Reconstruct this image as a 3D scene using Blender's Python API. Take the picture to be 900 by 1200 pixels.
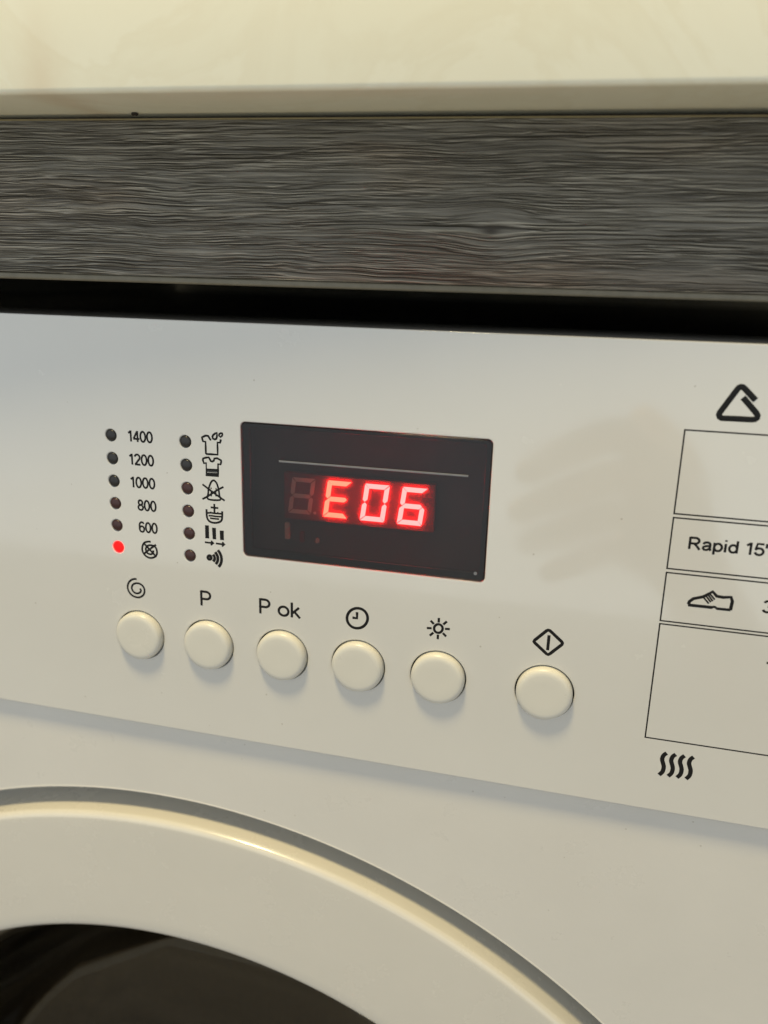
import bpy, bmesh, math, random
from mathutils import Matrix, Vector

# ------------------------------------------------------------------ scene basics
for o in list(bpy.data.objects):
    bpy.data.objects.remove(o)
scene = bpy.context.scene
COL = scene.collection
MM = 0.001
ZC = 0.841          # height of the phone lens above the kitchen floor (m); z below is measured from it


def W(x, y, z):
    """millimetres (x right, y into the machine, z above lens height) -> world metres"""
    return Vector((x * MM, y * MM, z * MM + ZC))


# ------------------------------------------------------------------ camera
cam_data = bpy.data.cameras.new('camera')
cam = bpy.data.objects.new('camera', cam_data)
COL.objects.link(cam)
yaw, pitch, roll = 0.2446763, -0.27848734, 0.02663651
base = Matrix(((1, 0, 0), (0, 0, -1), (0, 1, 0)))
rot = Matrix.Rotation(yaw, 3, 'Z') @ Matrix.Rotation(pitch, 3, 'X') @ base @ Matrix.Rotation(roll, 3, 'Z')
cam.matrix_world = Matrix.Translation(W(0, -187.5, 0)) @ rot.to_4x4()
cam_data.sensor_fit = 'VERTICAL'
cam_data.sensor_height = 36.0
cam_data.lens = 947.98 / 1200 * 36.0
cam_data.clip_start = 0.005
cam_data.clip_end = 50
cam_data.dof.use_dof = True
cam_data.dof.focus_distance = 0.205
cam_data.dof.aperture_fstop = 11.0
scene.camera = cam

# ------------------------------------------------------------------ light: a dim kitchen, one warm ceiling lamp, added cool fill behind the photographer
world = bpy.data.worlds.new('World')
scene.world = world
world.use_nodes = True
bgn = world.node_tree.nodes['Background']
bgn.inputs['Color'].default_value = (0.97, 1.0, 1.0, 1)
bgn.inputs['Strength'].default_value = 0.22


def area(name, loc, target, size, energy, color, shape='DISK', size_y=None):
    d = bpy.data.lights.new(name, 'AREA')
    d.shape = shape
    d.size = size
    if size_y:
        d.size_y = size_y
    d.energy = energy
    d.color = color
    o = bpy.data.objects.new(name, d)
    COL.objects.link(o)
    o.location = loc
    o.rotation_euler = (Vector(target) - Vector(loc)).to_track_quat('-Z', 'Y').to_euler()
    return o


TGT = W(-40, 0, -100)
area('ceiling_lamp', TGT + Vector((-0.20, -0.43, 1.5)), TGT, 0.28, 23.5, (1.0, 0.79, 0.40))
# two unseen area lights added behind the photographer for cool fill and gloss reflections
area('cool_fill_left', W(-1200, -1300, 300), W(-1200, 0, 300), 1.8, 7.0, (0.90, 0.975, 1.0), 'RECTANGLE', 1.80)
area('cool_fill_right', W(700, -1300, 300), W(700, 0, 300), 2.0, 8.6, (0.90, 0.975, 1.0), 'RECTANGLE', 1.80)

vs = scene.view_settings
vs.view_transform = 'Standard'
vs.look = 'None'
vs.exposure = 0.0
vs.gamma = 1.0
vs.use_curve_mapping = False

# ------------------------------------------------------------------ materials
def new_mat(name):
    m = bpy.data.materials.new(name)
    m.use_nodes = True
    nt = m.node_tree
    return m, nt, nt.nodes['Principled BSDF']


def N(nt, kind, **kw):
    n = nt.nodes.new(kind)
    for k, v in kw.items():
        setattr(n, k, v)
    return n


def math_node(nt, op, a, b=None, clamp=False):
    n = N(nt, 'ShaderNodeMath', operation=op, use_clamp=clamp)
    for i, v in enumerate((a, b)):
        if v is None:
            continue
        if isinstance(v, (int, float)):
            n.inputs[i].default_value = v
        else:
            nt.links.new(v, n.inputs[i])
    return n.outputs[0]


def noise(nt, vec, scale, detail=4, rough=0.5, dist=0.0):
    n = N(nt, 'ShaderNodeTexNoise')
    n.inputs['Scale'].default_value = scale
    n.inputs['Detail'].default_value = detail
    n.inputs['Roughness'].default_value = rough
    n.inputs['Distortion'].default_value = dist
    if vec is not None:
        nt.links.new(vec, n.inputs['Vector'])
    return n.outputs['Fac']


def ramp(nt, fac, stops):
    r = N(nt, 'ShaderNodeValToRGB')
    e = r.color_ramp.elements
    while len(e) < len(stops):
        e.new(0.5)
    for el, (p, c) in zip(e, stops):
        el.position = p
        el.color = c if len(c) == 4 else (*c, 1)
    nt.links.new(fac, r.inputs['Fac'])
    return r.outputs['Color']


def painted(name, c, rough, coat=0.0, coat_ior=1.5, var=0.04, dust=0.0, grain=0.0, grain_scale=900, spec=0.5):
    """moulded plastic or paint: faint blotches in tone and gloss, optional orange-peel and dust specks"""
    m, nt, b = new_mat(name)
    tc = N(nt, 'ShaderNodeTexCoord').outputs['Object']
    n1 = noise(nt, tc, 22, 5, 0.6)
    lo = tuple(v * (1 - var) for v in c)
    hi = tuple(min(1, v * (1 + var)) for v in c)
    col = ramp(nt, n1, [(0.3, lo), (0.7, hi)])
    if dust:
        vo = N(nt, 'ShaderNodeTexVoronoi')
        vo.inputs['Scale'].default_value = 210
        vo.inputs['Randomness'].default_value = 1.0
        nt.links.new(tc, vo.inputs['Vector'])
        sp_ = math_node(nt, 'LESS_THAN', vo.outputs['Distance'], 0.055)
        msk = math_node(nt, 'GREATER_THAN', noise(nt, tc, 75, 2), 0.56)
        dm = N(nt, 'ShaderNodeMix', data_type='RGBA')
        nt.links.new(math_node(nt, 'MULTIPLY', math_node(nt, 'MULTIPLY', sp_, msk), dust), dm.inputs['Factor'])
        nt.links.new(col, dm.inputs['A'])
        dm.inputs['B'].default_value = (0.30, 0.27, 0.22, 1)
        col = dm.outputs['Result']
    nt.links.new(col, b.inputs['Base Color'])
    n2 = noise(nt, tc, 60, 6, 0.65)
    mr = N(nt, 'ShaderNodeMapRange')
    mr.inputs['From Min'].default_value = 0.3
    mr.inputs['From Max'].default_value = 0.7
    mr.inputs['To Min'].default_value = rough * 0.8
    mr.inputs['To Max'].default_value = rough * 1.3
    nt.links.new(n2, mr.inputs['Value'])
    nt.links.new(mr.outputs[0], b.inputs['Roughness'])
    b.inputs['Specular IOR Level'].default_value = spec
    b.inputs['Coat Weight'].default_value = coat
    b.inputs['Coat IOR'].default_value = coat_ior
    if coat:
        # wiped smears: the clear coat is a little duller in streaks
        mp = N(nt, 'ShaderNodeMapping')
        mp.inputs['Rotation'].default_value = (0, 0.5, 0)
        mp.inputs['Scale'].default_value = (1.0, 1.0, 3.2)
        nt.links.new(tc, mp.inputs[0])
        cr = N(nt, 'ShaderNodeMapRange')
        cr.inputs['From Min'].default_value = 0.35
        cr.inputs['From Max'].default_value = 0.75
        cr.inputs['To Min'].default_value = 0.035
        cr.inputs['To Max'].default_value = 0.13
        nt.links.new(noise(nt, mp.outputs[0], 26, 6, 0.6, 0.6), cr.inputs['Value'])
        nt.links.new(cr.outputs[0], b.inputs['Coat Roughness'])
    if grain:
        bp = N(nt, 'ShaderNodeBump')
        bp.inputs['Strength'].default_value = grain
        bp.inputs['Distance'].default_value = 0.0003
        nt.links.new(noise(nt, tc, grain_scale, 2, 0.5), bp.inputs['Height'])
        nt.links.new(bp.outputs[0], b.inputs['Normal'])
    return m


def plain(name, c, rough, metallic=0.0, spec=0.5):
    m, nt, b = new_mat(name)
    tc = N(nt, 'ShaderNodeTexCoord').outputs['Object']
    col = ramp(nt, noise(nt, tc, 300, 3), [(0.3, tuple(v * .9 for v in c)), (0.7, tuple(min(1, v * 1.1) for v in c))])
    nt.links.new(col, b.inputs['Base Color'])
    b.inputs['Roughness'].default_value = rough
    b.inputs['Metallic'].default_value = metallic
    b.inputs['Specular IOR Level'].default_value = spec
    return m


def emitter(name, c, strength, core=None):
    m, nt, b = new_mat(name)
    b.inputs['Base Color'].default_value = (0.10, 0.002, 0.002, 1)
    b.inputs['Specular IOR Level'].default_value = 0.08
    b.inputs['Roughness'].default_value = 0.4
    b.inputs['Emission Color'].default_value = (*c, 1)
    b.inputs['Emission Strength'].default_value = strength
    return m


def smoked(name, tint, rough=0.02, ior=1.46):
    m, nt, b = new_mat(name)
    nt.nodes.remove(b)
    out = nt.nodes['Material Output']
    tr = N(nt, 'ShaderNodeBsdfTransparent')
    tr.inputs[0].default_value = (*tint, 1)
    gl = N(nt, 'ShaderNodeBsdfGlossy')
    gl.inputs['Roughness'].default_value = rough
    lw = N(nt, 'ShaderNodeLayerWeight')
    lw.inputs['Blend'].default_value = 0.5
    f0 = ((ior - 1) / (ior + 1)) ** 2
    fr = math_node(nt, 'ADD', math_node(nt, 'MULTIPLY', math_node(nt, 'POWER', lw.outputs['Facing'], 5.0), 1 - f0), f0)
    mx = N(nt, 'ShaderNodeMixShader')
    nt.links.new(fr, mx.inputs[0])
    nt.links.new(tr.outputs[0], mx.inputs[1])
    nt.links.new(gl.outputs[0], mx.inputs[2])
    nt.links.new(mx.outputs[0], out.inputs['Surface'])
    return m


def wood_material():
    """grey-brown embossed laminate: long wavy fibres along x, a knot, raised grain with its relief shading also in the colour"""
    m, nt, b = new_mat('grey_wood_laminate')
    tc = N(nt, 'ShaderNodeTexCoord').outputs['Object']
    sp = N(nt, 'ShaderNodeSeparateXYZ')
    nt.links.new(tc, sp.inputs[0])
    x, z = sp.outputs['X'], sp.outputs['Z']
    # bend of the fibres
    cw = N(nt, 'ShaderNodeCombineXYZ')
    nt.links.new(math_node(nt, 'MULTIPLY', x, 26), cw.inputs[0])
    nt.links.new(math_node(nt, 'MULTIPLY', z, 60), cw.inputs[2])
    warp = math_node(nt, 'SUBTRACT', noise(nt, cw.outputs[0], 1.0, 3, 0.5), 0.5)
    cw2 = N(nt, 'ShaderNodeCombineXYZ')
    nt.links.new(math_node(nt, 'MULTIPLY', x, 95), cw2.inputs[0])
    nt.links.new(math_node(nt, 'MULTIPLY', z, 190), cw2.inputs[2])
    warp2 = math_node(nt, 'SUBTRACT', noise(nt, cw2.outputs[0], 1.0, 2, 0.5), 0.5)
    # knot
    kx, kz = KNOT
    dx = math_node(nt, 'DIVIDE', math_node(nt, 'SUBTRACT', x, kx), 0.0085)
    dz = math_node(nt, 'DIVIDE', math_node(nt, 'SUBTRACT', z, kz), 0.0055)
    r2 = math_node(nt, 'ADD', math_node(nt, 'MULTIPLY', dx, dx), math_node(nt, 'MULTIPLY', dz, dz))
    g = math_node(nt, 'POWER', 2.718, math_node(nt, 'MULTIPLY', r2, -1.0))
    pull = math_node(nt, 'MULTIPLY', math_node(nt, 'MULTIPLY', math_node(nt, 'SUBTRACT', z, kz), g), -0.55)
    cz_ = N(nt, 'ShaderNodeCombineXYZ')
    nt.links.new(math_node(nt, 'MULTIPLY', x, 11), cz_.inputs[0])
    nt.links.new(math_node(nt, 'MULTIPLY', z, 30), cz_.inputs[2])
    amp = math_node(nt, 'MULTIPLY', math_node(nt, 'SUBTRACT', noise(nt, cz_.outputs[0], 1.0, 1), 0.30), 2.6, True)
    zz = math_node(nt, 'ADD', z, math_node(nt, 'MULTIPLY', math_node(nt, 'MULTIPLY', warp, amp), 0.0042))
    zz = math_node(nt, 'ADD', zz, math_node(nt, 'MULTIPLY', warp2, 0.0004))
    zz = math_node(nt, 'ADD', zz, pull)

    def fibre(fx, fz, detail, rough, off):
        c = N(nt, 'ShaderNodeCombineXYZ')
        nt.links.new(math_node(nt, 'MULTIPLY', x, fx), c.inputs[0])
        c.inputs[1].default_value = off
        nt.links.new(math_node(nt, 'MULTIPLY', zz, fz), c.inputs[2])
        return noise(nt, c.outputs[0], 1.0, detail, rough)
    def line(n, w):
        d = math_node(nt, 'ABSOLUTE', math_node(nt, 'SUBTRACT', n, 0.5))
        return math_node(nt, 'SUBTRACT', 1.0, math_node(nt, 'DIVIDE', d, w), True)
    fine = fibre(70, 2600, 2, 0.5, 7.3)
    soft = fibre(20, 420, 3, 0.55, 3.1)
    lt = math_node(nt, 'MULTIPLY', line(fibre(21, 900, 2, 0.5, 0.0), 0.055), 1.0)
    lt2 = line(fibre(34, 1450, 1, 0.5, 21.7), 0.045)
    patch = math_node(nt, 'MULTIPLY', math_node(nt, 'SUBTRACT', fibre(36, 260, 2, 0.5, 40.0), 0.24), 3.0, True)
    light = math_node(nt, 'MULTIPLY', math_node(nt, 'MAXIMUM', lt, math_node(nt, 'MULTIPLY', lt2, 0.8)), patch)
    zz0 = zz
    zz = math_node(nt, 'ADD', zz0, 0.00022)  # grain shifted down: relief shade coloured in beneath each light line
    relief_shade = line(fibre(21, 900, 2, 0.5, 0.0), 0.07)
    relief_shade2 = line(fibre(34, 1450, 1, 0.5, 21.7), 0.05)
    dark = math_node(nt, 'MULTIPLY', math_node(nt, 'MAXIMUM', relief_shade, relief_shade2), patch)
    zz = zz0
    h = math_node(nt, 'ADD', math_node(nt, 'MULTIPLY', light, 0.5), math_node(nt, 'MULTIPLY', dark, -0.5))
    h = math_node(nt, 'ADD', h, math_node(nt, 'MULTIPLY', fine, 0.7))
    t0 = math_node(nt, 'ADD', math_node(nt, 'MULTIPLY', fine, 0.30), math_node(nt, 'MULTIPLY', soft, 0.45))
    t0 = math_node(nt, 'ADD', t0, math_node(nt, 'MULTIPLY', light, 0.46))
    tone = math_node(nt, 'SUBTRACT', t0, math_node(nt, 'MULTIPLY', dark, 0.36))
    col = ramp(nt, tone, WOOD_STOPS)
    # browner blotches
    cb = N(nt, 'ShaderNodeCombineXYZ')
    nt.links.new(math_node(nt, 'MULTIPLY', x, 16), cb.inputs[0])
    nt.links.new(math_node(nt, 'MULTIPLY', z, 60), cb.inputs[2])
    brown = ramp(nt, noise(nt, cb.outputs[0], 1.0, 2), [(0.52, (0, 0, 0)), (0.72, (0.55, 0.55, 0.55))])
    mixb = N(nt, 'ShaderNodeMix', data_type='RGBA', blend_type='MULTIPLY')
    nt.links.new(brown, mixb.inputs['Factor'])
    nt.links.new(col, mixb.inputs['A'])
    mixb.inputs['B'].default_value = (1.0, 0.80, 0.66, 1)
    # dark pith of the knot
    d2x = math_node(nt, 'DIVIDE', math_node(nt, 'SUBTRACT', x, kx), 0.0024)
    d2z = math_node(nt, 'DIVIDE', math_node(nt, 'SUBTRACT', z, kz - 0.0005), 0.0013)
    rr = math_node(nt, 'ADD', math_node(nt, 'MULTIPLY', d2x, d2x), math_node(nt, 'MULTIPLY', d2z, d2z))
    gk = math_node(nt, 'POWER', 2.718, math_node(nt, 'MULTIPLY', rr, -1.0))
    mixk = N(nt, 'ShaderNodeMix', data_type='RGBA', blend_type='MIX')
    nt.links.new(math_node(nt, 'MULTIPLY', gk, 0.92), mixk.inputs['Factor'])
    nt.links.new(mixb.outputs['Result'], mixk.inputs['A'])
    mixk.inputs['B'].default_value = (0.03, 0.024, 0.018, 1)
    nt.links.new(mixk.outputs['Result'], b.inputs['Base Color'])
    bp = N(nt, 'ShaderNodeBump')
    bp.inputs['Strength'].default_value = 1.0
    bp.inputs['Distance'].default_value = 0.0005
    nt.links.new(math_node(nt, 'SUBTRACT', h, math_node(nt, 'MULTIPLY', gk, 0.25)), bp.inputs['Height'])
    nt.links.new(bp.outputs[0], b.inputs['Normal'])
    b.inputs['Roughness'].default_value = 0.42
    b.inputs['Specular IOR Level'].default_value = 0.4
    return m


def counter_material():
    """cream stone-look worktop with barely visible veins and one brownish tea stain near the front edge"""
    m, nt, b = new_mat('cream_worktop')
    tc = N(nt, 'ShaderNodeTexCoord').outputs['Object']
    v = noise(nt, tc, 16, 6, 0.6, 1.6)
    vein = ramp(nt, v, [(0.40, (0.92, 0.91, 0.75)), (0.49, (0.895, 0.875, 0.71)), (0.53, (0.925, 0.915, 0.76)), (0.7, (0.91, 0.895, 0.735))])
    sp = N(nt, 'ShaderNodeSeparateXYZ')
    nt.links.new(tc, sp.inputs[0])
    wob = math_node(nt, 'MULTIPLY', math_node(nt, 'SUBTRACT', noise(nt, tc, 120, 3), 0.5), 0.006)
    sx = math_node(nt, 'DIVIDE', math_node(nt, 'ADD', math_node(nt, 'SUBTRACT', sp.outputs['X'], STAIN[0]), wob), 0.0045)
    sz = math_node(nt, 'DIVIDE', math_node(nt, 'SUBTRACT', sp.outputs['Z'], STAIN[1]), 0.011)
    rr = math_node(nt, 'ADD', math_node(nt, 'MULTIPLY', sx, sx), math_node(nt, 'MULTIPLY', sz, sz))
    g = math_node(nt, 'POWER', 2.718, math_node(nt, 'MULTIPLY', rr, -1.0))
    mx = N(nt, 'ShaderNodeMix', data_type='RGBA')
    nt.links.new(math_node(nt, 'MULTIPLY', g, 0.28), mx.inputs['Factor'])
    nt.links.new(vein, mx.inputs['A'])
    mx.inputs['B'].default_value = (0.62, 0.42, 0.22, 1)
    nt.links.new(mx.outputs['Result'], b.inputs['Base Color'])
    b.inputs['Roughness'].default_value = 0.45
    return m


KNOT = (-0.0248, 0.8528)
STAIN = (-0.118, 0.879)
WOOD_STOPS = [(0.06, (0.024, 0.021, 0.017)), (0.26, (0.086, 0.082, 0.071)), (0.40, (0.178, 0.171, 0.149)), (0.58, (0.37, 0.355, 0.31)), (0.75, (0.55, 0.53, 0.46))]

M = {
    'panel': painted('glossy_white_panel', (0.70, 0.705, 0.69), 0.22, coat=1.0, coat_ior=1.7, var=0.015, dust=0.4),
    'cabinet': painted('white_enamel', (0.69, 0.685, 0.66), 0.30, var=0.025, dust=0.35, grain=0.08, grain_scale=700),
    'door': painted('white_door_plastic', (0.66, 0.65, 0.61), 0.24, coat=0.6, var=0.02, grain=0.05, grain_scale=900),
    'button': painted('cream_button_plastic', (0.70, 0.695, 0.645), 0.28, var=0.02),
    'print': plain('black_print', (0.007, 0.007, 0.008), 0.5, spec=0.25),
    'greyprint': plain('pale_grey_print', (0.20, 0.21, 0.235), 0.5),
    'dark': plain('black_plastic', (0.012, 0.012, 0.014), 0.35),
    'bezel': plain('black_bezel', (0.010, 0.010, 0.010), 0.22),
    'cavity': plain('dark_grey_plastic', (0.13, 0.095, 0.088), 0.6),
    'module': plain('red_filter_face', (0.26, 0.007, 0.007), 0.6),
    'segoff': plain('unlit_segment', (0.95, 0.62, 0.50), 0.5),
    'ledoff': plain('smoked_lens', (0.022, 0.022, 0.024), 0.30),
    'ledwarm': plain('smoked_red_lens', (0.050, 0.018, 0.018), 0.30),
    'ledon': emitter('lit_red_lens', (1.0, 0.003, 0.003), 6.0),
    'segE': emitter('lit_segment_orange', (1.0, 0.0150, 0.0085), 110.0),
    'seg': emitter('lit_segment_red', (1.0, 0.0215, 0.0200), 110.0),
    'pane': smoked('smoked_pane', (0.53, 0.50, 0.50), 0.09, 1.48),
    'glass': smoked('smoked_door_glass', (0.60, 0.54, 0.44), 0.03, 1.62),
    'rubber': plain('grey_rubber', (0.09, 0.085, 0.075), 0.55),
    'drum': plain('drum_steel', (0.30, 0.29, 0.27), 0.35, metallic=0.9),
    'lid': plain('dark_top_lid', (0.05, 0.05, 0.052), 0.4),
    'strip': plain('charcoal_trim', (0.26, 0.25, 0.235), 0.5),
    'wood': wood_material(),
    'band': plain('taupe_edge_band', (0.17, 0.155, 0.115), 0.38),
    'bandtop': plain('yellowish_edge_band', (0.26, 0.215, 0.11), 0.45),
    'worktop': counter_material(),
    'wall': plain('kitchen_wall_paint', (0.5, 0.48, 0.42), 0.8),
    'skin': painted('skin', (0.74, 0.57, 0.47), 0.45, var=0.08, grain=0.3, grain_scale=700),
    'phone': plain('phone_case', (0.7, 0.7, 0.7), 0.4),
    'floor': painted('tan_floor_laminate', (0.50, 0.46, 0.40), 0.4, var=0.15),
    'gap_shade': plain('gap_shade_brown', (0.085, 0.066, 0.048), 0.8),
    'crumb': plain('dark_crumb', (0.018, 0.013, 0.010), 0.8),
}

# ------------------------------------------------------------------ mesh helpers (all shapes given in mm, baked to world metres around the thing's origin)
def link(name, me, mat, parent=None, smooth=None):
    o = bpy.data.objects.new(name, me)
    COL.objects.link(o)
    if mat:
        me.materials.clear()
        me.materials.append(M[mat] if isinstance(mat, str) else mat)
    if parent:
        o.parent = parent
    if smooth is not None:
        me.polygons.foreach_set('use_smooth', [True] * len(me.polygons))
        me.set_sharp_from_angle(angle=math.radians(smooth))
    return o


def tag(o, label, cat=None, group=None, kind=None):
    o['label'] = label
    if cat:
        o['category'] = cat
    if group:
        o['group'] = group
    if kind:
        o['kind'] = kind
    return o


def to_world(me):
    """mesh data in mm -> metres at lens height"""
    me.transform(Matrix.Translation((0, 0, ZC)) @ Matrix.Scale(MM, 4))
    return me


def rrect(x0, x1, z0, z1, r, n=6):
    pts = []
    for cx, cz, a in ((x1 - r, z1 - r, 0), (x0 + r, z1 - r, 90), (x0 + r, z0 + r, 180), (x1 - r, z0 + r, 270)):
        for i in range(n + 1):
            t = math.radians(a + 90 * i / n)
            pts.append((cx + r * math.cos(t), cz + r * math.sin(t)))
    return pts


def circle(cx, cz, r, n=64):
    return [(cx + r * math.cos(2 * math.pi * i / n), cz + r * math.sin(2 * math.pi * i / n)) for i in range(n)]


def plate(name, loops, y0, y1, bevel, mat, parent, smooth=35, res=3):
    """flat plate with holes between depths y0 (front) and y1 (back), all edges rounded"""
    cu = bpy.data.curves.new(name, 'CURVE')
    cu.dimensions = '2D'
    cu.fill_mode = 'BOTH'
    cu.extrude = (y1 - y0) / 2 - bevel
    cu.bevel_depth = bevel
    cu.bevel_resolution = res
    cu.offset = -bevel
    for lp in loops:
        s = cu.splines.new('POLY')
        s.points.add(len(lp) - 1)
        for p, (x, z) in zip(s.points, lp):
            p.co = (x, z, 0, 1)
        s.use_cyclic_u = True
    tmp = bpy.data.objects.new('tmp', cu)
    COL.objects.link(tmp)
    dg = bpy.context.evaluated_depsgraph_get()
    me = bpy.data.meshes.new_from_object(tmp.evaluated_get(dg))
    bpy.data.objects.remove(tmp)
    # curve xy -> world xz, curve +z -> towards the viewer (-y)
    me.transform(Matrix(((1, 0, 0, 0), (0, 0, -1, (y0 + y1) / 2), (0, 1, 0, 0), (0, 0, 0, 1))))
    return link(name, to_world(me), mat, parent, smooth)


def strokes_mesh(strokes, y=0.0, flat=0.10):
    """printed line art: flattened round strokes and filled patches, in one mesh"""
    bm = bmesh.new()
    curved = [s for s in strokes if s[0] == 's']
    for s in curved:
        cu = bpy.data.curves.new('t', 'CURVE')
        cu.dimensions = '3D'
        cu.bevel_depth = s[1] * 0.70
        cu.bevel_resolution = 2
        cu.use_fill_caps = True
        sp = cu.splines.new('POLY')
        sp.points.add(len(s[3]) - 1)
        for p, (x, z) in zip(sp.points, s[3]):
            p.co = (x, 0, z, 1)
        sp.use_cyclic_u = bool(s[2])
        tmp = bpy.data.objects.new('tmp', cu)
        COL.objects.link(tmp)
        dg = bpy.context.evaluated_depsgraph_get()
        me = bpy.data.meshes.new_from_object(tmp.evaluated_get(dg))
        bpy.data.objects.remove(tmp)
        me.transform(Matrix(((1, 0, 0, 0), (0, flat, 0, y), (0, 0, 1, 0), (0, 0, 0, 1))))
        bm.from_mesh(me)
        bpy.data.meshes.remove(me)
    for s in strokes:
        if s[0] == 'p':
            lo = [bm.verts.new((x, y - 0.018, z)) for x, z in s[1]]
            hi = [bm.verts.new((x, y + 0.05, z)) for x, z in s[1]]
            f = bm.faces.new(lo)
            f.normal_update()
            if f.normal.y > 0:
                f.normal_flip()
            for i in range(len(lo)):
                j = (i + 1) % len(lo)
                bm.faces.new((lo[i], lo[j], hi[j], hi[i]))
    me = bpy.data.meshes.new('print')
    bm.to_mesh(me)
    bm.free()
    return me


def smooth_line(pts, cyc, n=4):
    out = []
    L = len(pts)
    rng = range(L) if cyc else range(L - 1)
    for i in rng:
        p = [pts[(i + k) % L] if cyc else pts[min(max(i + k, 0), L - 1)] for k in (-1, 0, 1, 2)]
        for t in range(n):
            t = t / n
            out.append(tuple(0.5 * (2 * p[1][a] + (p[2][a] - p[0][a]) * t + (2 * p[0][a] - 5 * p[1][a] + 4 * p[2][a] - p[3][a]) * t * t + (3 * p[1][a] - p[0][a] - 3 * p[2][a] + p[3][a]) * t ** 3) for a in (0, 1)))
    if not cyc:
        out.append(tuple(pts[-1]))
    return out


def printed(name, strokes, parent, mat='print', smooth=False, label=None):
    st = []
    for s in strokes:
        if s[0] == 's' and smooth and len(s[3]) > 4:
            s = ('s', s[1], s[2], smooth_line(s[3], s[2]))
        st.append(s)
    o = link(name, to_world(strokes_mesh(st)), mat, parent)
    if label:
        o['label'] = label
    return o


def ell(cx, cz, rx, rz, a0=0, a1=360, n=24):
    return [(cx + rx * math.cos(math.radians(a0 + (a1 - a0) * i / n)), cz + rz * math.sin(math.radians(a0 + (a1 - a0) * i / n))) for i in range(n + 1)]


# single-stroke sans-serif letters: advance width, then polylines (cap height 1); a closed outline repeats its first point
GLYPH = {
    '0': (.58, [ell(.29, .5, .215, .45)]),
    '1': (.50, [[(.32, 0), (.32, .99)], [(.30, .93), (.22, .83), (.10, .75)]]),
    '2': (.58, [ell(.28, .70, .215, .25, 170, -38, 16) + [(.08, .05)], [(.04, .05), (.53, .05)]]),
    '3': (.58, [ell(.26, .72, .19, .23, 160, -75, 16), ell(.27, .28, .22, .235, 85, -165, 18)]),
    '4': (.58, [[(.40, 0), (.40, .98)], [(.385, .95), (.055, .28)], [(.02, .27), (.56, .27)]]),
    '5': (.58, [[(.50, .94), (.15, .94), (.09, .50)] + ell(.28, .32, .22, .27, 145, -165, 18)]),
    '6': (.58, [ell(.29, .31, .21, .265), ell(.30, .62, .22, .335, 35, 180, 12) + [(.08, .31)]]),
    '8': (.58, [ell(.29, .735, .175, .215), ell(.29, .275, .215, .23)]),
    'P': (.70, [[(.10, 0), (.10, 1)], [(.10, .945), (.36, .945)] + ell(.36, .70, .215, .245, 80, -80, 12) + [(.36, .455), (.10, .455)]]),
    'R': (.76, [[(.10, 0), (.10, 1)], [(.10, .945), (.38, .945)] + ell(.38, .71, .215, .235, 80, -80, 12) + [(.38, .475), (.10, .475)], [(.36, .46), (.50, .28), (.66, .0)]]),
    'a': (.58, [[(.08, .50)] + ell(.27, .50, .18, .17, 150, 0, 10) + [(.45, .14), (.50, .01)], [(.45, .40), (.22, .36), (.09, .27), (.08, .15), (.16, .05), (.28, .05), (.40, .14), (.45, .27)]]),
    'p': (.58, [[(.09, -.27), (.09, .70)], ell(.295, .345, .205, .30)]),
    'i': (.24, [[(.11, 0), (.11, .70)], [(.11, .87), (.11, 1.0)]]),
    'd': (.58, [[(.49, 0), (.49, 1)], ell(.285, .345, .205, .30)]),
    'o': (.60, [ell(.29, .345, .235, .30)]),
    'k': (.52, [[(.09, 0), (.09, 1)], [(.10, .26), (.44, .70)], [(.21, .40), (.48, 0)]]),
    "'": (.16, [[(.07, 1.0), (.07, .64)]]),
    ' ': (.30, []),
}


def lettering(name, body, x0, x1, z0, cap, stroke, parent, label=None):
    """one printed word between x0 and x1 on the baseline z0 (mm)"""
    tot = sum(GLYPH[c][0] for c in body)
    k = (x1 - x0) / tot
    pos, st = x0, []
    for c in body:
        adv, lines = GLYPH[c]
        for ln in lines:
            pts = [(pos + px * k, z0 + pz * cap) for px, pz in ln]
            cyc = len(pts) > 8 and (Vector(pts[0]) - Vector(pts[-1])).length < 1e-4
            if cyc:
                pts = pts[:-1]
            st.append(('s', stroke, int(cyc), pts))
        pos += adv * k
    o = link(name, to_world(strokes_mesh(st)), 'print', parent)
    o['label'] = label or 'printed black lettering ' + body
    return o


def lathe(name, profile, cx, cz, seg, mat, parent, smooth=35, closed=False):
    """turn a (radius, depth) profile about the machine's depth axis"""
    bm = bmesh.new()
    rings = []
    for r, y in profile:
        if r < 1e-6:
            rings.append([bm.verts.new((cx, y, cz))])
        else:
            rings.append([bm.verts.new((cx + r * math.cos(2 * math.pi * i / seg), y, cz + r * math.sin(2 * math.pi * i / seg))) for i in range(seg)])
    pairs = list(zip(rings, rings[1:]))
    if closed:
        pairs.append((rings[-1], rings[0]))
    for a, b in pairs:
        for i in range(seg):
            j = (i + 1) % seg
            if len(a) == 1 and len(b) == 1:
                continue
            if len(a) == 1:
                bm.faces.new((a[0], b[j], b[i]))
            elif len(b) == 1:
                bm.faces.new((a[i], a[j], b[0]))
            else:
                bm.faces.new((a[i], a[j], b[j], b[i]))
    bmesh.ops.recalc_face_normals(bm, faces=bm.faces)
    me = bpy.data.meshes.new(name)
    bm.to_mesh(me)
    bm.free()
    return link(name, to_world(me), mat, parent, smooth)


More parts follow.
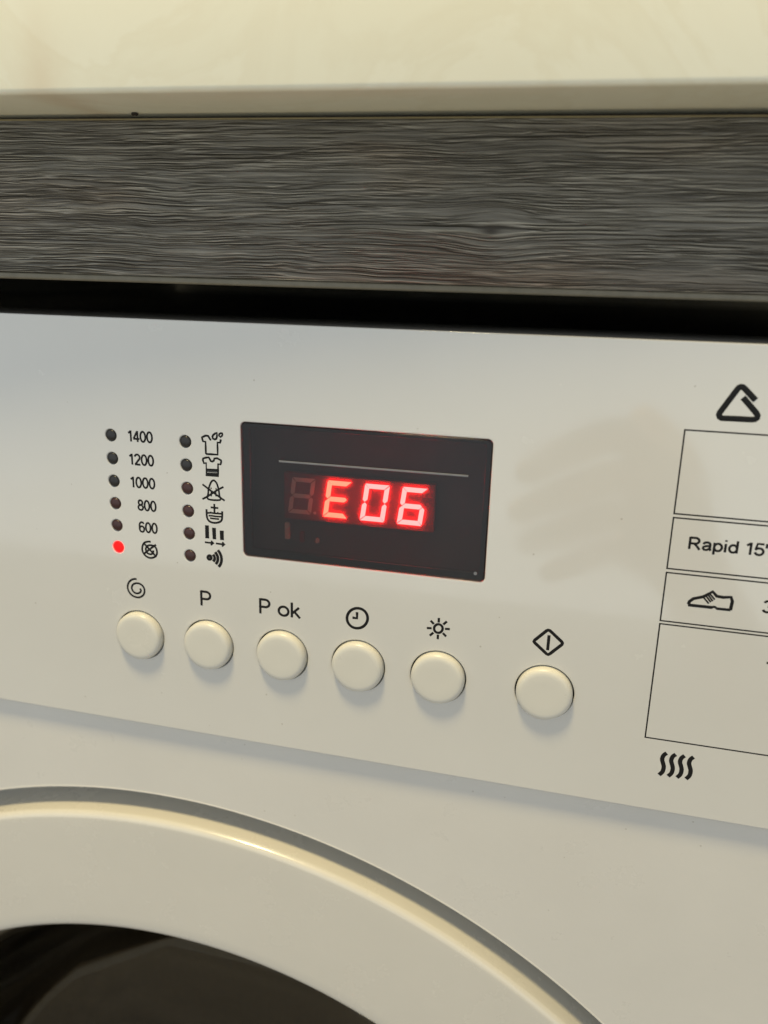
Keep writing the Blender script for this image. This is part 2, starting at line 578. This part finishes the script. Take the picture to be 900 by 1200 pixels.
def box(name, x0, x1, y0, y1, z0, z1, mat, parent=None, bevel=0.0, seg=3, rotz=0.0, roty=0.0, pivot=(0, 0, 0)):
    bm = bmesh.new()
    bmesh.ops.create_cube(bm, size=1)
    for v in bm.verts:
        v.co = ((x0 + x1) / 2 + v.co.x * (x1 - x0), (y0 + y1) / 2 + v.co.y * (y1 - y0), (z0 + z1) / 2 + v.co.z * (z1 - z0))
    if bevel:
        bmesh.ops.bevel(bm, geom=list(bm.edges), offset=bevel, segments=seg, profile=0.5, affect='EDGES')
    me = bpy.data.meshes.new(name)
    bm.to_mesh(me)
    bm.free()
    if rotz or roty:
        P = Matrix.Translation(pivot)
        me.transform(P @ Matrix.Rotation(rotz, 4, 'Z') @ Matrix.Rotation(roty, 4, 'Y') @ P.inverted())
    return link(name, to_world(me), mat, parent, 35 if bevel else None)


def empty(name, loc=(0, 0, 0)):
    o = bpy.data.objects.new(name, None)
    COL.objects.link(o)
    return o


# ================================================================== SETTING

# ---- worktop and the grey wooden rail under it (they stand 3.8 degrees askew to the machine)
YAW = math.radians(3.7)
PV = (-147, 0, 0)
wall = box('wall', -1400, 1400, 612, 640, -841, 900, 'wall', None, 0, 2, YAW, 0, PV)
wall['kind'] = 'structure'
worktop = box('worktop', -1300, 1100, -24.8, 611, 36.1, 76.5, 'worktop', None, 1.2, 4, YAW, 0, PV)
tag(worktop, 'cream worktop slab with rounded front edge above the grey wooden rail', 'worktop')
rail = empty('wooden_rail')
tag(rail, 'dark grey wood-grain rail board between worktop and washing machine', 'wood board')
RR = math.radians(0.15)
box('board', -1300, 1100, -4, 14, -0.3, 34.7, 'wood', rail, 0.25, 2, YAW, RR, PV)
box('edge_band', -1300, 1100, -3.85, 14.2, -1.95, -0.32, 'band', rail, 0.5, 3, YAW, RR, PV)
box('edge_band', -1300, 1100, -3.95, 14.1, 34.72, 35.1, 'bandtop', rail, 0.1, 2, YAW, RR, PV)
box('gap_shade_strip', -1300, 1100, 0.5, 14, 35.12, 36.05, 'gap_shade', rail, 0, 2, YAW, RR, PV)  # dark strip that colours in the shaded gap above the board

# out of frame but part of the niche: cabinet sides left and right of the machine, and the floor that throws light back up
for xa in (-432, 193):
    sd = box('cabinet_side', xa, xa + 18, 30, 612 - 30, -841, 30, 'wall', None)
    sd['kind'] = 'structure'
floor = box('floor', -2500, 2500, -2600, 700, -861, -841, 'floor', None)
floor['kind'] = 'structure'

# ================================================================== WASHING MACHINE
wm = empty('washing_machine')
tag(wm, 'white front-loading washing machine showing E06 on its red display', 'washing machine')
X0, X1 = -408.5, 187.5
ZT, ZB = -10.74, -126.55
BTN = [-116.9, -95.8, -74.2, -52.8, -31.3, -4.2]
BZ = -98.2
LX = (-122.12, -100.45)
LZ = [-41.3 - 6.25 * i for i in range(6)]
DX0, DX1, DZ0, DZ1 = -84.83, -20.9, -70.92, -35.19

loops = [rrect(X0, X1, ZB, ZT, 3.0)]
loops += [circle(x, BZ, 7.34) for x in BTN]
loops += [circle(x, z - (0.13 if k else 0), 1.62, 40) for k, x in enumerate(LX) for z in LZ]
loops += [rrect(DX0, DX1, DZ0, DZ1, 1.3)]
panel = plate('control_panel', loops, 0.0, 2.0, 0.32, 'panel', wm)
panel['label'] = 'glossy white control panel printed with black symbols'

# cabinet shell behind the panel
CX, CZ = -110.6, -355.0
plate('front_plate', [rrect(X0 + 1, X1 - 1, -806, -100, 2.0), circle(CX, CZ, 203.3, 220)], 2.2, 3.6, 0.45, 'cabinet', wm)
lathe('rim_bead', [(203.15, 2.6), (203.2, 2.2), (203.4, 2.06), (203.65, 2.1), (203.8, 2.25)], CX, CZ, 260, 'cabinet', wm, 60)
lathe('door_recess', [(206, 3.7), (203.6, 4.2), (203.2, 16), (202.4, 17), (160, 17.2)], CX, CZ, 220, 'cabinet', wm)
box('side_panel', X0 + 1, X0 + 3, 5.7, 560, -806, -14, 'cabinet', wm)
box('side_panel', X1 - 3, X1 - 1, 5.7, 560, -806, -14, 'cabinet', wm)
box('top_lid', X0 + 2, X1 - 2, 44, 558, -17, -14.5, 'lid', wm, 0.5, 2)
box('top_strip', X0 + 1, X1 - 1, 2.6, 40, -16, -11.1, 'strip', wm, 0.8, 3)
box('back_panel', X0 + 3, X1 - 3, 556, 559, -806, -14, 'cabinet', wm)
box('base_plate', X0 + 3, X1 - 3, 6, 556, -806, -800, 'dark', wm)
box('inner_wall', X0 + 5, X1 - 5, 11, 12, -124, -17, 'dark', wm)

# ---- push buttons
btn_profile = [(6.98, 5.0), (7.0, -0.6), (6.93, -1.12), (6.72, -1.52), (6.35, -1.82), (5.85, -1.97), (5.2, -2.02), (3.0, -2.0), (0, -1.98)]
BLAB = ['round cream push button under the spiral', 'round cream push button under the letter P', 'round cream push button under P ok',
        'round cream push button under the clock symbol', 'round cream push button under the sun symbol', 'round cream push button under the diamond, apart from the others']
for x, lab in zip(BTN, BLAB):
    b = lathe('button', btn_profile, x, BZ, 72, 'button', wm, 40)
    b['label'] = lab

# ---- indicator lights
led_profile = [(1.56, 3.0), (1.56, 0.25), (1.45, 0.02), (1.2, -0.14), (0.8, -0.24), (0, -0.30)]
for k, x in enumerate(LX):
    for i, z in enumerate(LZ):
        zz = z - (0.13 if k else 0)
        mat = 'ledoff' if i < (3 if k == 0 else 2) else 'ledwarm'
        if k == 0 and i == 5:
            mat = 'ledon'
        o = lathe('indicator_light', led_profile, x, zz, 32, mat, wm, 50)
        if mat == 'ledon':
            o['label'] = 'lit red indicator light beside the crossed-out spiral'

# ---- display window
hx0, hx1, hz0, hz1 = DX0 + 0.1, DX1 - 0.1, DZ0 + 0.1, DZ1 - 0.1
bm = bmesh.new()
fr = rrect(hx0, hx1, hz0, hz1, 1.2)
a = [bm.verts.new((x, 0.9, z)) for x, z in fr]
b_ = [bm.verts.new((x, 5.2, z)) for x, z in fr]
for i in range(len(a)):
    j = (i + 1) % len(a)
    bm.faces.new((a[i], a[j], b_[j], b_[i]))
bm.faces.new(b_)
bmesh.ops.recalc_face_normals(bm, faces=bm.faces)
me = bpy.data.meshes.new('display')
bm.to_mesh(me)
bm.free()
disp = link('display', to_world(me), 'cavity', wm)
disp['label'] = 'dark display window with red digits E06'
plate('cover_pane', [rrect(DX0 + 0.12, DX1 - 0.12, DZ0 + 0.12, DZ1 - 0.12, 1.2)], -0.12, 0.75, 0.22, 'pane', disp)
plate('bezel', [rrect(DX0 + 0.2, DX1 - 0.2, DZ0 + 0.2, DZ1 - 0.2, 1.1), rrect(DX0 + 2.0, DX1 - 1.6, DZ0 + 1.9, DZ1 - 1.3, 0.8)], 1.0, 2.6, 0.2, 'bezel', disp)
ys = 3.0      # depth of the digit faces
plate('digit_module', [rrect(-74.4, -34.6, -60.3, -48.0, 0.3)], ys, 5.1, 0.08, 'module', disp)

SEG_H, SEG_W, SLANT, TH = 8.5, 5.2, 0.135, 1.12


def seg_polys(cx, cz):
    """seven slanted segments of a digit centred at cx, cz"""
    h, w, t = SEG_H / 2, SEG_W / 2, TH / 2
    g = 0.12

    def hor(z):
        return [(-w + t + g, z + t), (w - t - g, z + t), (w - g - 0.0, z), (w - t - g, z - t), (-w + t + g, z - t), (-w + g, z)]

    def ver(x, z0, z1):
        return [(x - t, z0 + t + g), (x, z0 + g), (x + t, z0 + t + g), (x + t, z1 - t - g), (x, z1 - g), (x - t, z1 - t - g)]
    P = {'a': [(-w - t + g, h + t), (w + t - g, h + t), (w - t - g, h - t), (-w + t + g, h - t)],
         'd': [(-w + t + g, -h + t), (w - t - g, -h + t), (w + t - g, -h - t), (-w - t + g, -h - t)],
         'g': hor(0),
         'f': [(-w - t, h + t - g * 2), (-w + t, h - t - g), (-w + t, t + g), (-w, g), (-w - t, t + g)],
         'e': [(-w - t, -t - g), (-w, -g), (-w + t, -t - g), (-w + t, -h + t + g), (-w - t, -h - t + g * 2)],
         'b': [(w - t, h - t - g), (w + t, h + t - g * 2), (w + t, t + g), (w, g), (w - t, t + g)],
         'c': [(w - t, -t - g), (w, -g), (w + t, -t - g), (w + t, -h - t + g * 2), (w - t, -h + t + g)]}
    return {k: [(cx + x + SLANT * z, cz + z) for x, z in v] for k, v in P.items()}


def prism(name, poly, y0, y1, mat, parent):
    bm = bmesh.new()
    f0 = [bm.verts.new((x, y0, z)) for x, z in poly]
    f1 = [bm.verts.new((x, y1, z)) for x, z in poly]
    bm.faces.new(f0)
    for i in range(len(poly)):
        j = (i + 1) % len(poly)
        bm.faces.new((f0[i], f0[j], f1[j], f1[i]))
    bmesh.ops.recalc_face_normals(bm, faces=bm.faces)
    me = bpy.data.meshes.new(name)
    bm.to_mesh(me)
    bm.free()
    return link(name, to_world(me), mat, parent)


digits = [(-69.55, '', None), (-59.85, 'aefgd', 'segE'), (-50.0, 'abcdef', 'seg'), (-40.3, 'afgecd', 'seg')]
for dx, on, mat in digits:
    for k, poly in seg_polys(dx, -53.95).items():
        lit = k in on
        s = prism('digit_segment', poly, ys - (0.45 if lit else 0.05), ys + 0.3, mat if lit else ('segoff' if mat is None else 'module'), disp)
        if lit:
            s['label'] = 'glowing red display segment'
    px = dx + 4.2 - 0.6
    prism('decimal_point', circle(px, -58.2, 0.42, 12), ys - 0.05, ys + 0.3, 'segoff' if mat is None else 'module', disp)
# small unlit lamps under the digits, a printed rule and a mould mark on the pane
for cx_, cz_, w_, h_, mt in ((-74.2, -64.3, 1.3, 4.6, 'segoff'), (-70.1, -65.6, 1.2, 3.0, 'module'), (-65.8, -66.2, 0.9, 1.3, 'segoff')):
    prism('status_lamp', rrect(cx_ - w_ / 2, cx_ + w_ / 2, cz_ - h_ / 2, cz_ + h_ / 2, 0.3, 3), 4.4, 5.15, mt, disp)
rule = link('printed_rule', to_world(strokes_mesh([('s', 0.36, 0, [(-74.5, -44.55), (-26.3, -44.36)])], y=-0.12)), 'greyprint', disp)
mark = link('mould_mark', to_world(strokes_mesh([('p', circle(-23.2, -68.7, 0.45, 16))], y=-0.12)), 'greyprint', disp)

# ---- print on the panel
ART = {'shirt_drops': [['s', 0.42, 0, [[-93.02, -40.4], [-93.33, -40.32], [-93.58, -39.9], [-93.84, -39.5], [-94.2, -39.42], [-94.63, -39.46], [-95.12, -39.71], [-95.61, -39.96], [-95.52, -40.43], [-95.33, -40.99], [-94.64, -41.04], [-94.65, -42.65], [-94.65, -44.05], [-94.44, -44.25], [-93.1, -44.21], [-91.35, -44.17], [-91.32, -42.4], [-91.31, -40.97], [-90.61, -41.01], [-90.44, -40.61], [-90.34, -40.11]]], ['s', 0.42, 1, [[-91.37, -38.46], [-91.85, -38.69], [-92.39, -39.07], [-92.67, -39.56], [-92.53, -40.07], [-92.01, -40.23], [-91.58, -40.03], [-91.4, -39.44]]], ['s', 0.38, 1, [[-89.9, -38.5], [-90.26, -38.48], [-90.74, -38.76], [-90.83, -39.16], [-90.4, -39.52], [-90.02, -39.2], [-89.85, -38.84]]]], 'shirt_band': [['s', 0.42, 1, [[-95.51, -45.51], [-94.68, -45.21], [-93.92, -45.08], [-93.59, -45.58], [-93.38, -46.0], [-92.98, -46.13], [-92.5, -45.87], [-92.31, -45.26], [-91.49, -45.14], [-90.47, -45.6], [-90.42, -45.98], [-90.62, -46.7], [-91.34, -46.65], [-91.37, -48.35], [-91.42, -49.89], [-94.75, -49.95], [-94.68, -46.65], [-95.33, -46.75], [-95.59, -45.96]]], ['p', [[-94.68, -48.07], [-91.36, -47.96], [-91.38, -48.62], [-94.7, -48.79]]], ['p', [[-94.72, -49.2], [-91.39, -49.03], [-91.42, -49.98], [-94.75, -50.0]]], ['s', 0.2, 0, [[-94.65, -48.97], [-91.38, -48.79]]]], 'crossed_bell': [['s', 0.38, 1, [[-92.8, -51.11], [-92.34, -51.29], [-91.89, -51.8], [-91.63, -52.55], [-91.37, -53.64], [-91.24, -54.96], [-91.11, -56.23], [-94.46, -56.32], [-94.4, -54.8], [-94.24, -53.56], [-93.84, -52.41], [-93.34, -51.48]]], ['s', 0.38, 0, [[-95.96, -52.43], [-94.24, -53.56], [-92.17, -54.88], [-89.76, -56.33]]], ['s', 0.38, 0, [[-96.12, -56.47], [-94.43, -55.47], [-92.98, -54.45], [-91.54, -53.49], [-90.0, -52.63]]], ['s', 0.3, 0, [[-93.7, -53.29], [-93.35, -53.31]]], ['s', 0.3, 0, [[-92.29, -53.28], [-91.95, -53.36]]], ['s', 0.3, 0, [[-93.49, -54.05], [-93.55, -55.5]]], ['s', 0.3, 0, [[-92.21, -54.27], [-92.19, -55.38]]]], 'wash_tub': [['s', 0.42, 0, [[-95.05, -59.12], [-95.03, -61.02], [-94.72, -61.99], [-93.96, -62.55], [-92.74, -62.66], [-91.43, -62.3], [-90.71, -61.43], [-90.55, -59.27]]], ['s', 0.36, 0, [[-94.91, -60.15], [-93.86, -60.0], [-93.0, -60.03], [-91.79, -60.01], [-90.58, -59.96]]], ['s', 0.28, 0, [[-93.94, -59.67], [-93.77, -59.94]]], ['s', 0.28, 0, [[-91.86, -59.59], [-91.75, -59.96]]], ['s', 0.34, 0, [[-94.5, -60.84], [-93.54, -60.8], [-92.51, -60.86], [-90.77, -60.78]]], ['s', 0.34, 0, [[-94.12, -61.47], [-93.05, -61.53], [-91.49, -61.51]]], ['s', 0.4, 0, [[-92.77, -57.47], [-92.78, -59.89]]], ['s', 0.38, 0, [[-93.84, -58.51], [-91.65, -58.51]]]], 'bars_arrows': [['p', [[-95.65, -63.59], [-94.55, -63.56], [-94.56, -67.18], [-95.7, -67.22]]], ['p', [[-93.66, -64.06], [-92.53, -64.03], [-92.55, -67.22], [-93.56, -67.25]]], ['p', [[-91.45, -64.64], [-90.29, -64.59], [-90.32, -67.24], [-91.42, -67.22]]], ['s', 0.38, 0, [[-95.89, -68.37], [-93.38, -68.38]]], ['s', 0.38, 0, [[-94.06, -67.81], [-93.32, -68.37], [-94.19, -68.97]]], ['s', 0.38, 0, [[-92.68, -68.37], [-90.18, -68.41]]], ['s', 0.38, 0, [[-90.83, -67.83], [-90.15, -68.4], [-90.95, -69.0]]]], 'sound_waves': [['s', 0.6, 1, [[-94.17, -72.5], [-94.25, -72.77], [-94.44, -72.97], [-94.69, -73.07], [-94.94, -73.03], [-95.11, -72.86], [-95.17, -72.61], [-95.09, -72.34], [-94.9, -72.14], [-94.65, -72.04], [-94.41, -72.08], [-94.23, -72.25]]], ['s', 0.6, 0, [[-93.61, -71.58], [-93.28, -72.06], [-93.17, -72.56], [-93.31, -73.09], [-93.65, -73.55]]], ['s', 0.6, 0, [[-92.99, -70.83], [-92.44, -71.62], [-92.24, -72.45], [-92.41, -73.42], [-92.88, -74.24]]], ['s', 0.6, 0, [[-92.16, -70.18], [-91.46, -71.26], [-91.19, -72.51], [-91.4, -73.82], [-92.07, -74.92]]]], 'crossed_spiral': [['s', 0.42, 0, [[-112.02, -69.98], [-112.74, -69.99], [-113.91, -70.39], [-114.55, -71.34], [-114.76, -72.46], [-114.46, -73.46], [-113.72, -74.27], [-112.59, -74.66], [-111.42, -74.42], [-110.51, -73.64], [-110.28, -72.65], [-110.54, -71.59], [-111.22, -71.05], [-112.36, -70.97], [-113.25, -71.41], [-113.66, -72.2], [-113.5, -73.01], [-112.95, -73.49], [-112.09, -73.54], [-111.48, -73.06], [-111.37, -72.36]]], ['s', 0.42, 0, [[-114.21, -70.56], [-112.58, -72.15], [-110.54, -74.19]]], ['s', 0.42, 0, [[-110.48, -70.63], [-112.13, -71.9], [-114.26, -73.64]]]], 'spiral': [['s', 0.42, 0, [[-117.05, -81.42], [-117.67, -81.41], [-118.57, -81.75], [-119.44, -82.51], [-119.96, -83.63], [-119.96, -84.76], [-119.44, -85.84], [-118.53, -86.57], [-117.29, -86.85], [-116.24, -86.64], [-115.32, -85.96], [-114.84, -84.98], [-114.89, -83.86], [-115.5, -83.02], [-116.43, -82.61], [-117.46, -82.69], [-118.3, -83.15], [-118.73, -84.05], [-118.56, -84.88], [-117.94, -85.51], [-117.14, -85.66], [-116.3, -85.31], [-115.89, -84.62], [-116.2, -84.09]]]], 'clock': [['s', 0.55, 1, [[-50.43, -84.27], [-50.48, -84.9], [-50.68, -85.52], [-51.0, -86.1], [-51.43, -86.61], [-51.95, -87.02], [-52.54, -87.3], [-53.16, -87.46], [-53.78, -87.47], [-54.38, -87.35], [-54.92, -87.08], [-55.37, -86.69], [-55.71, -86.2], [-55.93, -85.63], [-56.01, -85.01], [-55.94, -84.37], [-55.74, -83.75], [-55.42, -83.18], [-54.98, -82.67], [-54.46, -82.27], [-53.87, -81.99], [-53.25, -81.84], [-52.64, -81.83], [-52.05, -81.96], [-51.51, -82.22], [-51.07, -82.61], [-50.73, -83.09], [-50.51, -83.66]]], ['s', 0.55, 0, [[-53.32, -82.95], [-53.29, -84.65], [-54.52, -84.64]]]], 'sun': [['s', 0.48, 1, [[-30.68, -84.47], [-30.72, -84.84], [-30.86, -85.19], [-31.09, -85.48], [-31.38, -85.69], [-31.72, -85.79], [-32.06, -85.78], [-32.37, -85.66], [-32.63, -85.43], [-32.79, -85.13], [-32.86, -84.77], [-32.83, -84.41], [-32.69, -84.06], [-32.45, -83.77], [-32.16, -83.56], [-31.82, -83.46], [-31.49, -83.47], [-31.17, -83.6], [-30.92, -83.82], [-30.75, -84.12]]], ['s', 0.45, 0, [[-30.06, -84.48], [-28.82, -84.37]]], ['s', 0.45, 0, [[-30.57, -85.7], [-29.69, -86.52]]], ['s', 0.45, 0, [[-31.79, -86.3], [-31.8, -87.56]]], ['s', 0.45, 0, [[-33.0, -85.91], [-33.9, -86.88]]], ['s', 0.45, 0, [[-33.49, -84.77], [-34.75, -84.88]]], ['s', 0.45, 0, [[-32.97, -83.54], [-33.85, -82.73]]], ['s', 0.45, 0, [[-31.76, -82.95], [-31.75, -81.71]]], ['s', 0.45, 0, [[-30.55, -83.34], [-29.67, -82.39]]]], 'start_diamond': [['s', 0.6, 1, [[-4.9, -81.52], [-4.55, -81.31], [-4.1, -81.41], [-1.12, -83.9], [-0.87, -84.27], [-0.98, -84.69], [-3.61, -87.52], [-4.03, -87.83], [-4.48, -87.65], [-7.49, -85.13], [-7.74, -84.84], [-7.55, -84.4]]], ['s', 0.55, 0, [[-4.22, -82.64], [-4.27, -86.64]]]], 'triangle_clip': [['s', 1.15, 0, [[34.45, -22.56], [31.95, -20.22], [31.54, -19.92], [31.16, -19.87], [30.85, -20.0], [30.56, -20.37], [27.68, -25.62], [27.55, -26.11], [27.73, -26.59], [28.21, -26.84], [30.91, -26.78], [34.27, -26.76], [34.92, -26.64], [35.28, -26.33], [35.32, -25.81], [34.94, -25.24], [31.88, -22.12]]]], 'heat_waves': [['s', 0.75, 0, [[26.47, -109.91], [25.84, -110.61], [25.6, -111.74], [25.9, -112.76], [26.2, -113.79], [26.09, -115.17], [25.39, -116.24]]], ['s', 0.75, 0, [[28.58, -109.89], [27.95, -110.6], [27.72, -111.72], [28.02, -112.74], [28.32, -113.77], [28.21, -115.15], [27.52, -116.21]]], ['s', 0.75, 0, [[30.64, -109.89], [30.01, -110.59], [29.78, -111.71], [30.09, -112.73], [30.39, -113.75], [30.28, -115.13], [29.6, -116.19]]], ['s', 0.75, 0, [[32.72, -109.87], [32.1, -110.58], [31.88, -111.69], [32.18, -112.71], [32.49, -113.73], [32.39, -115.1], [31.71, -116.16]]]], 'shoe': [['p', [[26.55, -70.3], [31.88, -70.26], [32.08, -70.16], [32.62, -70.17], [32.94, -70.47], [35.88, -70.41], [35.91, -71.07], [32.96, -71.11], [32.48, -70.73], [32.2, -70.72], [31.87, -71.01], [26.64, -71.04]]], ['s', 0.55, 0, [[26.68, -70.48], [26.85, -69.76], [27.59, -69.0], [29.67, -68.25], [31.54, -66.78], [32.52, -67.76], [33.94, -67.88], [35.61, -67.62], [36.01, -68.67], [35.87, -70.78]]], ['s', 0.5, 0, [[29.81, -68.47], [31.06, -69.8]]], ['s', 0.45, 0, [[30.3, -68.04], [31.44, -69.38]]], ['s', 0.45, 0, [[30.73, -67.74], [31.83, -69.08]]], ['s', 0.45, 0, [[31.13, -67.5], [32.21, -68.66]]], ['p', [[29.78, -68.23], [31.28, -67.31], [32.2, -68.54], [31.06, -69.8]]]]}
SMOOTH = {'wash_tub', 'sound_waves', 'crossed_spiral', 'spiral', 'clock', 'sun', 'heat_waves', 'crossed_bell'}
ALAB = {'shirt_drops': 'black shirt outline with two drops', 'shirt_band': 'black shirt outline with dark hem', 'crossed_bell': 'crossed-out bell outline',
        'wash_tub': 'black wash tub with a plus sign', 'bars_arrows': 'three shrinking black bars over two arrows', 'sound_waves': 'dot with three sound arcs',
        'crossed_spiral': 'crossed-out spiral', 'spiral': 'black spiral above the leftmost button', 'clock': 'clock face symbol', 'sun': 'sun symbol with eight rays',
        'start_diamond': 'diamond with an upright stroke', 'triangle_clip': 'bold open triangle', 'heat_waves': 'four wavy strokes', 'shoe': 'laced shoe symbol'}
for k, st in ART.items():
    if k == 'triangle_clip':
        st = [('s', 0.92, 0, st[0][3])]
    if k == 'shoe':
        st = [s for s in st if not (s[0] == 'p' and len(s[1]) == 4)]
        st = [('s', 0.30, 0, s[3]) if s[0] == 's' and len(s[3]) == 2 else s for s in st]
    printed('printed_symbol', st, panel, smooth=k in SMOOTH, label=ALAB[k])

# programme table
BXR = 132.0
for z1, z0 in ((-29.9, -49.1), (-50.05, -62.3), (-63.3, -75.35), (-76.15, -106.45)):
    o = printed('printed_box', [('s', 0.36, 1, [(21.0, z1), (BXR, z1), (BXR, z0), (21.0, z0)])], panel)
# lettering
CAP = None
for i, (t, x0) in enumerate((('1400', -117.2), ('1200', -117.25), ('1000', -117.3), ('800', -115.4), ('600', -115.4))):
    lettering('printed_text', t, x0, -109.7, (-42.55, -48.8, -55.06, -61.32, -67.5)[i], 3.0, 0.40, panel)
lettering('printed_text', 'P', -98.1, -94.2, -86.75, 4.4, 0.50, panel, 'printed black letter P over the second button')
lettering('printed_text', 'P', -80.85, -77.0, -86.82, 4.35, 0.50, panel, 'printed black letter P over the third button')
lettering('printed_text', 'ok', -75.35, -68.8, -86.80, 4.25, 0.50, panel)
lettering('printed_text', "Rapid 15'", 24.8, 41.75, -57.1, 2.9, 0.40, panel)
lettering('printed_text', "30'", 42.5, 47.5, -70.45, 2.95, 0.40, panel)
printed('printed_symbol', [('s', 0.4, 0, [(45.3, -82.7), (49.5, -82.7)])], panel)

# ---- door
edge = [(194.5 + 2.1 * math.cos(math.radians(a)), 0.4 - 2.1 * math.sin(math.radians(a))) for a in range(0, 91, 9)]
door = lathe('door', [(195.8, 17.1), (196.3, 15.5), (196.6, 6.0), (196.6, 3.0)] + edge +
             [(193.0, -1.78), (188, -1.85), (175, -2.1), (160, -2.25), (157.0, -2.2), (155.8, -1.95), (155.0, -1.4), (154.6, -0.6), (154.4, 0.6), (153.4, 9.0), (152.8, 14.0)],
             CX, CZ, 260, 'door', wm, 40)
door['label'] = 'round white door ring with a bevelled rim'
lathe('door_glass', [(152.9, 9.5), (146, 12), (140, 18), (132, 34), (122, 55), (105, 72), (80, 82), (40, 88), (0, 90)], CX, CZ, 160, 'glass', door, 60)
lathe('door_gasket', [(158, 13), (150, 22), (146, 30), (149, 38), (156, 46), (150, 60), (160, 70)], CX, CZ, 120, 'rubber', wm, 60)
lathe('drum', [(175, 72), (190, 90), (235, 100), (240, 130), (240, 420), (200, 430), (0, 432)], CX, CZ, 96, 'drum', wm, 50)

# ---- crumb caught under the worktop edge
bm = bmesh.new()
bmesh.ops.create_icosphere(bm, subdivisions=2, radius=1.0)
rnd = random.Random(4)
for v in bm.verts:
    k = rnd.uniform(0.75, 1.25)
    v.co = Vector((v.co.x * 0.8 * k, v.co.y * 0.5 * k, v.co.z * 0.38 * k)) + Vector((-108.5, -2.4, 35.75))
me = bpy.data.meshes.new('crumb')
bm.to_mesh(me)
bm.free()
crumb = tag(link('crumb', to_world(me), 'crumb', None, 60), 'tiny dark crumb stuck under the front edge of the cream worktop', 'crumb')

# ---- the phone taking the picture and the hand round it: out of frame, mirrored in the glossy panel
CM = cam.matrix_world.copy()


def cam_mesh(me):
    me.transform(CM @ Matrix.Scale(MM, 4))
    return me


bm = bmesh.new()
bmesh.ops.create_cube(bm, size=1)
for v in bm.verts:
    v.co = (-14 + v.co.x * 72, 53 + v.co.y * 148, 5.5 + v.co.z * 8)
bmesh.ops.bevel(bm, geom=list(bm.edges), offset=2.5, segments=3, profile=0.5, affect='EDGES')
me = bpy.data.meshes.new('smartphone')
bm.to_mesh(me)
bm.free()
phone = tag(link('smartphone', cam_mesh(me), 'phone', None, 40), 'dark phone held up to the panel, faintly mirrored in it', 'phone')

bones = {
    'wrist': ((96, -235, 62), 25, None), 'heel': ((84, -180, 34), 21, 'wrist'), 'palm': ((74, -142, 20), 18, 'heel'), 'palm_top': ((72, -110, 14), 16, 'palm'),
    'i1': ((66, -84, 2), 10.5, 'palm_top'), 'i2': ((48, -62, -11), 9.3, 'i1'), 'i3': ((18, -78, -11), 8.2, 'i2'), 'i4': ((-4, -95, -7), 6.9, 'i3'),
    'm1': ((68, -104, 0), 10.5, 'palm_top'), 'm2': ((50, -83, -12), 9.4, 'm1'), 'm3': ((17, -100, -12), 8.4, 'm2'), 'm4': ((-9, -118, -6), 6.9, 'm3'),
    'r1': ((66, -122, 0), 10.0, 'palm'), 'r2': ((48, -104, -12), 9.0, 'r1'), 'r3': ((17, -121, -12), 8.0, 'r2'), 'r4': ((-6, -137, -5), 6.7, 'r3'),
    'l1': ((62, -140, 0), 9.2, 'palm'), 'l2': ((46, -125, -10), 8.0, 'l1'), 'l3': ((24, -140, -10), 7.0, 'l2'), 'l4': ((6, -153, -6), 5.9, 'l3'),
    't1': ((74, -118, 28), 13, 'palm'), 't2': ((70, -96, 28), 11, 't1'), 't3': ((60, -80, 24), 9.5, 't2'), 't4': ((46, -66, 20), 7.8, 't3'),
    'arm': ((122, -330, 120), 32, 'wrist'), 'elbow': ((160, -450, 200), 40, 'arm'),
}
names = list(bones)
me = bpy.data.meshes.new('person')
me.from_pydata([(bones[n][0][0] - 36, bones[n][0][1], bones[n][0][2]) for n in names], [(names.index(bones[n][2]), names.index(n)) for n in names if bones[n][2]], [])
tmp = bpy.data.objects.new('tmp', me)
COL.objects.link(tmp)
tmp.modifiers.new('Skin', 'SKIN')
for i, n in enumerate(names):
    sv = me.skin_vertices[0].data[i]
    sv.radius = (bones[n][1], bones[n][1])
    sv.use_root = n == 'palm'
sub = tmp.modifiers.new('Sub', 'SUBSURF')
sub.levels = sub.render_levels = 2
dg = bpy.context.evaluated_depsgraph_get()
hand_me = bpy.data.meshes.new_from_object(tmp.evaluated_get(dg))
bpy.data.objects.remove(tmp)
tag(link('person', cam_mesh(hand_me), 'skin', None, 180), 'bare hand gripping the phone, faintly mirrored in the glossy panel', 'person')
